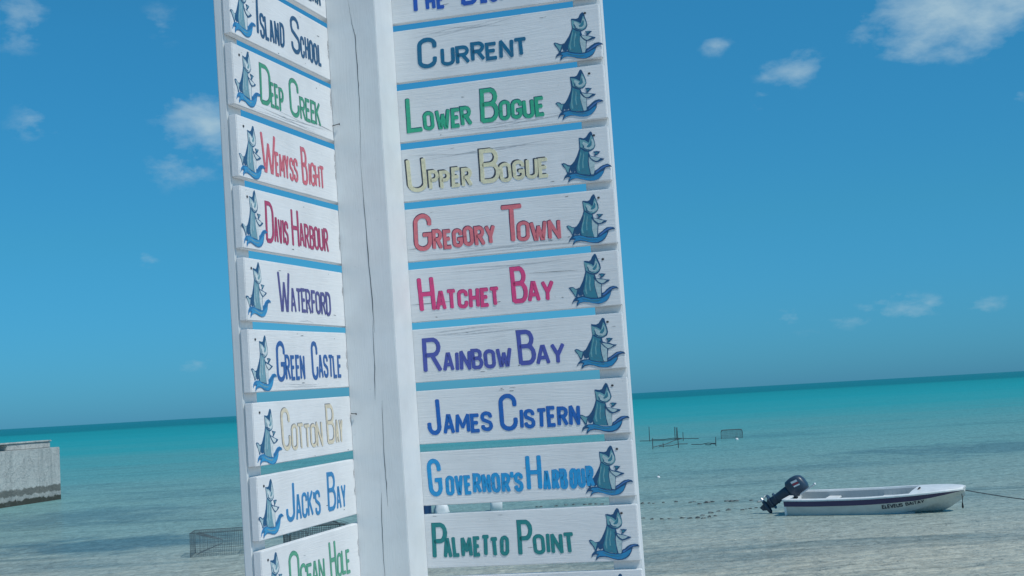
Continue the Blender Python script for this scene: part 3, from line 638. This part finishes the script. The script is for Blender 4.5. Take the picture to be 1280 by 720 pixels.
# motor: built upright about the transom clamp, then tilted up
mot = bpy.data.objects.new('outboard_motor', None); C.objects.link(mot); mot.parent = boat
mot.location = (-.06, .03, .46); mot.rotation_euler = (0, R(56), 0); mot.scale = (.92, .92, .92)
def sq(cx, cy, z, hx, hy, p=.62, n=16):
    out = []
    for k in range(n):
        a = 6.2832*k/n; ca, sa = math.cos(a), math.sin(a)
        out.append((cx+hx*math.copysign(abs(ca)**p, ca), cy+hy*math.copysign(abs(sa)**p, sa), z))
    return out
mb = MB(); mb.loft([sq(0, 0, .02, .17, .12), sq(0, 0, .06, .215, .15), sq(.0, 0, .20, .23, .165), sq(.01, 0, .34, .215, .155), sq(.02, 0, .42, .17, .125), sq(.025, 0, .455, .10, .075)])
cowl = mb.build('cowling', M_motor, mot, smooth=True, recalc=True)
mb = MB()
for s in (-1,):
    for (x0, z0, wd_, mi) in ((-.135, .21, .05, 0), (-.075, .21, .04, 1), (-.025, .21, .035, 0)):
        mb.mi = mi; dz = .15
        vs = [(x0, s*.172, z0), (x0+wd_, s*.172, z0), (x0+wd_+.03, s*.168, z0+dz), (x0+.03, s*.168, z0+dz)]
        mb.face([mb.v(p) for p in vs]); mb.face([mb.v((p[0], p[1]+.03, p[2])) for p in vs[::-1]])
mb.build('decal', [M_wht, M_red], mot)
mb = MB(); mb.loft([sq(-.01, 0, .02, .13, .10), sq(-.02, 0, -.10, .12, .085), sq(-.03, 0, -.34, .105, .07), sq(-.03, 0, -.50, .11, .06), sq(-.03, 0, -.56, .12, .045)])
mb.build('drive_leg', M_motor, mot, smooth=True, recalc=True)
for z, hx, hy in ((-.50, .19, .10), (-.36, .14, .085)):
    mb = MB(); mb.loft([sq(-.05, 0, z-.01, hx, hy, .8), sq(-.05, 0, z+.01, hx, hy, .8)]); mb.build('cavitation_plate', M_motor, mot, recalc=True)
mb = MB()
gx = [(.16, .012), (.12, .045), (.02, .06), (-.10, .055), (-.18, .035)]
mb.loft([[(x, r*math.cos(6.2832*k/10), -.66+r*math.sin(6.2832*k/10)) for k in range(10)] for x, r in gx])
mb.loft([[(.06, -.012, -.56), (.06, .012, -.56), (-.12, .012, -.56), (-.12, -.012, -.56)], [(.07, -.02, -.66), (.07, .02, -.66), (-.12, .02, -.66), (-.12, -.02, -.66)], [(.0, -.008, -.80), (.0, .008, -.80), (-.10, .008, -.82), (-.10, -.008, -.82)]])
mb.build('gearcase', M_motor, mot, recalc=True)
pr = MB()
for k in range(3):
    A = Matrix.Rotation(R(120*k+20), 4, 'X'); pts = [(-.19, 0, .02), (-.20, .05, .06), (-.23, .07, .12), (-.24, .02, .145), (-.22, -.04, .12), (-.18, -.03, .05)]
    T = [A @ Vector(p) for p in pts]; 
    t1 = [pr.v((p.x, p.y, p.z-.66)) for p in T]; t2 = [pr.v((p.x-.012, p.y, p.z-.66)) for p in T]
    pr.face(t1); pr.face(t2[::-1])
    for q in range(6): pr.face([t1[(q+1) % 6], t1[q], t2[q], t2[(q+1) % 6]])
pr.tube([(-.17, 0, -.66), (-.25, 0, -.66)], [.04, .03], 10)
pr.build('propeller', mat('bare_aluminium', (.55, .58, .6), .35, .5, .6), mot, recalc=True)
mb = MB(); mb.box(.10, .22, -.09, .09, -.14, .06, .01); mb.box(.20, .235, -.11, .11, -.22, .05, .008); mb.build('transom_bracket', M_black, mot)
mb = MB(); mb.tube([(.22, -.02, .03), (.34, -.02, -.10)], .02, 8); mb.build('tiller_base', M_black, mot)
mb = MB(); mb.tube([(0.2, -.05, .40), (.52, -.22, .60), (.60, -.26, .655)], [.02, .016, .02], 8); mb.build('tiller_handle', M_wht, boat)
rope = MB(); p0 = boat.matrix_basis @ Vector((3.56, 0, .43)); p1 = Vector((13.0, 27.3, -.05)); pts = []
for k in range(25):
    q = k/24; p = p0.lerp(p1, q); p.z -= .34*math.sin(math.pi*q)*(.9-.4*q)*.55; pts.append(p)
rope.tube(pts, .011, 6)
tag(rope.build('mooring_rope', mat('dark_rope', (.07, .09, .10), .9)), 'dark mooring rope running right from the bow of the white skiff', 'rope')

# ------------------------------------------------------------------ wire fish traps, pen frame, floats, lumps
M_wire = mat('rusty_wire', (.11, .15, .165), .8, .2)
M_frame = mat('dark_wet_timber', (.075, .10, .105), .85, .2)
def trap(loc, rz, lx, ly, lz, step, r, label, rounded=0.0, funnel=True, wr=.0035):
    t = empty('fish_trap', loc, rz); tag(t, label, 'fish trap', 'wire fish traps set in the shallows')
    fr = MB(); z0 = -.04
    def prof(y):                                                     # rounded-top outline in X-Z
        c = rounded; return [(0, z0), (0, lz-c)]+[(c-c*math.cos(R(a)), lz-c+c*math.sin(R(a))) for a in (30, 60)]+[(c, lz), (lx-c, lz)]+[(lx-c+c*math.sin(R(a)), lz-c+c*math.cos(R(a))) for a in (30, 60)]+[(lx, lz-c), (lx, z0)] if c else [(0, z0), (0, lz), (lx, lz), (lx, z0)]
    for y in (0, ly): fr.tube([(x, y, z) for x, z in prof(y)]+[(0, y, z0)], r, 6)
    for (x, z) in [(0, z0), (lx, z0)]+([(rounded, lz), (lx-rounded, lz)] if rounded else [(0, lz), (lx, lz)]): fr.tube([(x, 0, z), (x, ly, z)], r, 6)
    fr.build('trap_frame', M_frame, t)
    ms = MB(); n = int(lx/step)
    def top(x):
        c = rounded; d = min(x, lx-x)
        return lz if (not c or d >= c) else lz-c+math.sqrt(max(0, c*c-(c-d)**2))
    for y in (0, ly):
        for i in range(n+1):
            x = lx*i/n+random.uniform(-.004, .004); ms.tube([(x, y, z0), (x, y, top(min(lx, max(0, x))))], wr, 4, False)
        for j in range(int(lz/step)+1):
            z = z0+(lz-z0)*j/int(lz/step); ms.tube([(0, y, z), (lx*.5, y+random.uniform(-.01, .01), z+random.uniform(-.012, .006)), (lx, y, z)], wr, 4, False)
    m = int(ly/step)
    for i in range(0, n+1, 4):
        x = lx*i/n; ms.tube([(x, 0, top(x)), (x, ly, top(x))], wr, 4, False)
    for x in (0, lx):
        for i in range(0, m+1, 2): ms.tube([(x, ly*i/m, z0), (x, ly*i/m, lz-rounded)], wr, 4, False)
        for j in range(int(lz/step)+1): ms.tube([(x, 0, lz*j/int(lz/step)), (x, ly, lz*j/int(lz/step))], wr, 4, False)
    for j in range(0, m+1, 4): ms.tube([(rounded, ly*j/m, lz), (lx-rounded, ly*j/m, lz)], wr, 4, False)
    ms.build('wire_mesh', M_wire, t)
    if funnel:
        fu = MB()
        for k in range(13):
            q = k/12; fu.tube([(.10, ly*.1+ly*.8*q, .03), (lx*.52, ly*(.42+.16*q), lz*.45)], wr, 4, False); fu.tube([(.10, ly*.1+ly*.8*q, lz-.03), (lx*.52, ly*(.42+.16*q), lz*.6)], wr, 4, False)
        for k in range(7):
            q = k/6; x = .1+(lx*.52-.1)*q; fu.tube([(x, ly*(.1+.32*q), .03+(lz*.45-.03)*q), (x, ly*(.1+.32*q), lz-.03-(lz*.4-.03)*q), (x, ly*(.9-.32*q), lz-.03-(lz*.4-.03)*q), (x, ly*(.9-.32*q), .03+(lz*.45-.03)*q)], wr, 4, False)
        fu.build('trap_funnel', M_wire, t)
    return t
trap((-6.56, 28.31, 0), R(6), 1.12, .8, .46, .036, .007, 'square wire fish trap with a funnel, half sunk beside the left edge of the sign', 0, True, .0022)
trap((-4.42, 27.21, 0), R(18), 1.12, .8, .55, .035, .014, 'dark round-topped fish trap seen under the JACK\'S BAY board', .16, True, .004)
trap((10.67, 76.9, 0), R(-8), 1.13, .8, .46, .06, .016, 'small rounded wire fish trap far out beside the broken pen', .12, False, .0045)

pen = empty('fish_pen', (7.4, 74, 0)); tag(pen, 'broken pen of dark stakes and low rails far out in the water', 'fish pen')
for (x, y, h) in ((7.11, 79.85, .80), (8.50, 79.6, .72), (8.58, 79.4, .70), (7.44, 68.33, .98), (8.73, 77.71, .47), (6.22, 68.47, .53), (6.93, 70.36, .22), (9.17, 68.19, .43)):
    mb = MB(); lx = random.uniform(-.02, .02); mb.tube([(x-7.4, y-74, -.5), (x-7.4+lx, y-74, h*.5), (x-7.4+lx*1.6, y-74, h)], [.024, .022, .017], 6); mb.build('stake', M_frame, pen)
for a, b, z in (((6.6, 80.1), (9.6, 78.0), .04), ((6.3, 68.7), (8.7, 77.5), .10), ((6.6, 69.2), (8.0, 69.4), .10), ((8.2, 69.6), (9.2, 68.3), .09), ((8.8, 69.0), (9.15, 68.2), .06), ((7.2, 79.6), (8.7, 77.9), .10)):
    mb = MB(); p = Vector((a[0]-7.4, a[1]-74, z)); q = Vector((b[0]-7.4, b[1]-74, z+.03)); mb.tube([p, p.lerp(q, .4)+Vector((.03, 0, -.02)), p.lerp(q, .7)+Vector((-.02, 0, .03)), q], .020, 6); mb.build('rail', M_frame, pen)

M_lump = mat('dark_weed_lump', (.045, .055, .06), .8, .3); g = G(M_lump)
g.base(g.mix(g.ramp(g.noise(g.coord(), 14, 4, .6), [(.45, (0, 0, 0)), (.62, (1, 1, 1))]), (.05, .065, .07, 1), (.20, .24, .24, 1)))
def lump(x, y, w, h, row):
    b2 = bmesh.new(); bmesh.ops.create_icosphere(b2, subdivisions=2, radius=1); rd = random.Random(int(x*977+y*131))
    ph = [rd.uniform(0, 6) for _ in range(6)]
    for q in b2.verts:
        d = 1+.22*math.sin(3*q.co.x+ph[0])*math.cos(2.5*q.co.y+ph[1])+.15*math.sin(5*q.co.z+ph[2]+2*q.co.x)
        q.co = Vector((q.co.x*w*d, q.co.y*w*.6*d, q.co.z*h*d))
    mb = MB(); mb.merge(b2); o = mb.build('weed_lump', M_lump, smooth=True); o.location = (x, y, h*.25)
    tag(o, 'small dark lump in the farther broken row on the water behind the outboard' if row == 0 else 'small dark lump in the nearer broken row on the water behind the outboard', 'lump', 'dark lumps breaking the surface left of the skiff')
LUMPS = [(2.88, 35.41, 0.056, 0), (3.05, 35.41, 0.043, 0), (3.15, 35.27, 0.038, 0), (3.39, 35.36, 0.038, 0), (3.69, 35.33, 0.043, 0), (4.0, 34.94, 0.047, 0), (4.11, 35.06, 0.043, 0), (4.13, 34.29, 0.056, 0), (4.35, 34.52, 0.083, 0), (4.49, 34.68, 0.056, 0), (4.83, 34.62, 0.065, 0), (4.93, 34.47, 0.074, 0), (5.05, 34.55, 0.056, 0), (5.39, 34.44, 0.047, 0), (2.54, 31.3, 0.047, 1), (2.7, 30.92, 0.047, 1), (2.9, 30.84, 0.047, 1), (3.06, 30.78, 0.047, 1), (3.33, 30.78, 0.056, 1), (3.47, 30.63, 0.056, 1), (3.63, 30.57, 0.056, 1), (3.81, 31.15, 0.056, 1), (3.73, 30.42, 0.047, 1), (3.89, 30.66, 0.047, 1), (4.05, 31.62, 0.065, 1), (4.05, 30.87, 0.043, 1), (4.26, 31.96, 0.043, 1), (4.51, 32.12, 0.065, 1), (4.79, 31.95, 0.047, 1), (4.9, 32.11, 0.038, 1), (5.0, 32.18, 0.043, 1), (5.15, 32.31, 0.043, 1), (0.31, 36.23, 0.047, 0), (0.41, 36.22, 0.047, 0), (0.79, 36.21, 0.047, 0), (1.04, 36.35, 0.047, 0), (1.24, 36.4, 0.047, 0), (1.51, 36.12, 0.047, 0), (1.64, 36.16, 0.047, 0), (1.78, 36.05, 0.047, 0), (1.92, 35.93, 0.047, 0)]
for x, y, w, row in LUMPS: lump(x, y, w, w*random.uniform(.35, .6), row)

# pale floats and the things lying in the shallows behind the sign
M_foam = mat('white_foam', (.72, .74, .74), .8, .2)
def ball(name, x, y, r, label, cat):
    t = empty(name, (x, y, 0)); tag(t, label, cat, 'little white floats')
    mb = MB(); mb.loft([[(r*s*math.cos(6.2832*k/12), r*s*math.sin(6.2832*k/12), z*r) for k in range(12)] for z, s in ((-.7, .5), (-.3, .95), (.3, 1.0), (.75, .72), (1.0, .25))]); mb.build('float_body', M_foam, t, smooth=True)
    mb = MB(); mb.tube([(0, 0, r*.95), (.0, 0, r*1.5), (.02, 0, r*1.6)], r*.14, 6); mb.build('float_eye', M_black, t)
ball('buoy', 4.28, 45.75, .055, 'tiny white float alone on the water between the lumps and the pen', 'buoy')
ball('buoy', 11.2, 74.95, .085, 'tiny white float just in front of the far rounded fish trap', 'buoy')

M_bluep = mat('blue_plastic', (.02, .07, .17), .45, .35)
crate = empty('plastic_crate', (-2.62, 36.3, 0), R(6)); tag(crate, 'dark blue plastic crate glimpsed just above the PALMETTO POINT board', 'crate')
mb = MB(); mb.box(-.28, .28, -.18, -.16, -.05, .36, .006); mb.box(-.28, .28, .16, .18, -.05, .36, .006); mb.box(-.28, -.26, -.159, .159, -.05, .36, .006); mb.box(.26, .28, -.159, .159, -.05, .36, .006); mb.box(-.259, .259, -.159, .159, -.03, -.01)
for k in range(5): mb.box(-.24+.12*k-.012, -.24+.12*k+.012, -.192, -.181, -.02, .31, .003)
mb.build('crate_body', M_bluep, crate)
mb = MB(); mb.box(-.30, .30, -.20, -.183, .325, .375, .006); mb.box(-.30, .30, .183, .20, .325, .375, .006); mb.box(-.30, -.283, -.182, .182, .325, .375, .006); mb.box(.283, .30, -.182, .182, .325, .375, .006); mb.build('crate_rim', M_bluep, crate)
def sack(loc, w, h, label, seed):
    rd = random.Random(seed); b2 = bmesh.new(); bmesh.ops.create_icosphere(b2, subdivisions=3, radius=1); ph = [rd.uniform(0, 6) for _ in range(8)]
    for q in b2.verts:
        c = q.co; d = 1+.16*math.sin(4*c.x+ph[0]+2*c.z)*math.cos(3*c.y+ph[1])+.12*abs(math.sin(6*c.x+5*c.z+ph[2]))-.08*math.cos(9*c.y+7*c.z+ph[3])
        q.co = Vector((c.x*w*d, c.y*w*.7*d, max(-.3, c.z)*h*d))
    t = empty('bait_sack', loc); tag(t, label, 'sack', 'pale things in the shallows behind the sign')
    mb = MB(); mb.merge(b2); mb.build('sack_body', M_foam, t, smooth=True)
    mb = MB(); mb.loft([[(w*s*math.cos(6.2832*k/9)*(1+.2*(k % 2)), w*s*math.sin(6.2832*k/9)*(1+.2*(k % 2)), z) for k in range(9)] for z, s in ((h*.92, .25), (h*1.05, .12), (h*1.2, .3))]); mb.build('sack_neck', M_foam, t)
sack((-2.08, 36.2, 0), .19, .30, 'crumpled white sack lying against the dark blue crate', 4)
jug = empty('plastic_jug', (-.70, 36.0, 0), R(12)); tag(jug, 'white plastic jug glimpsed alone above the words on the PALMETTO POINT board', 'jug')
mb = MB(); mb.loft([sq(0, 0, -.06, .15, .10), sq(0, 0, .22, .155, .105), sq(0, 0, .29, .12, .08), sq(-.05, 0, .33, .05, .045)]); mb.build('jug_body', M_foam, jug, smooth=True, recalc=True)
mb = MB(); mb.tube([(-.05, 0, .325), (-.05, 0, .375)], .035, 10); mb.build('cap', M_bluep, jug)
mb = MB(); mb.tube([(-.0, 0, .31), (.05, 0, .36), (.12, 0, .34), (.14, 0, .25)], .016, 6); mb.build('handle', M_foam, jug)
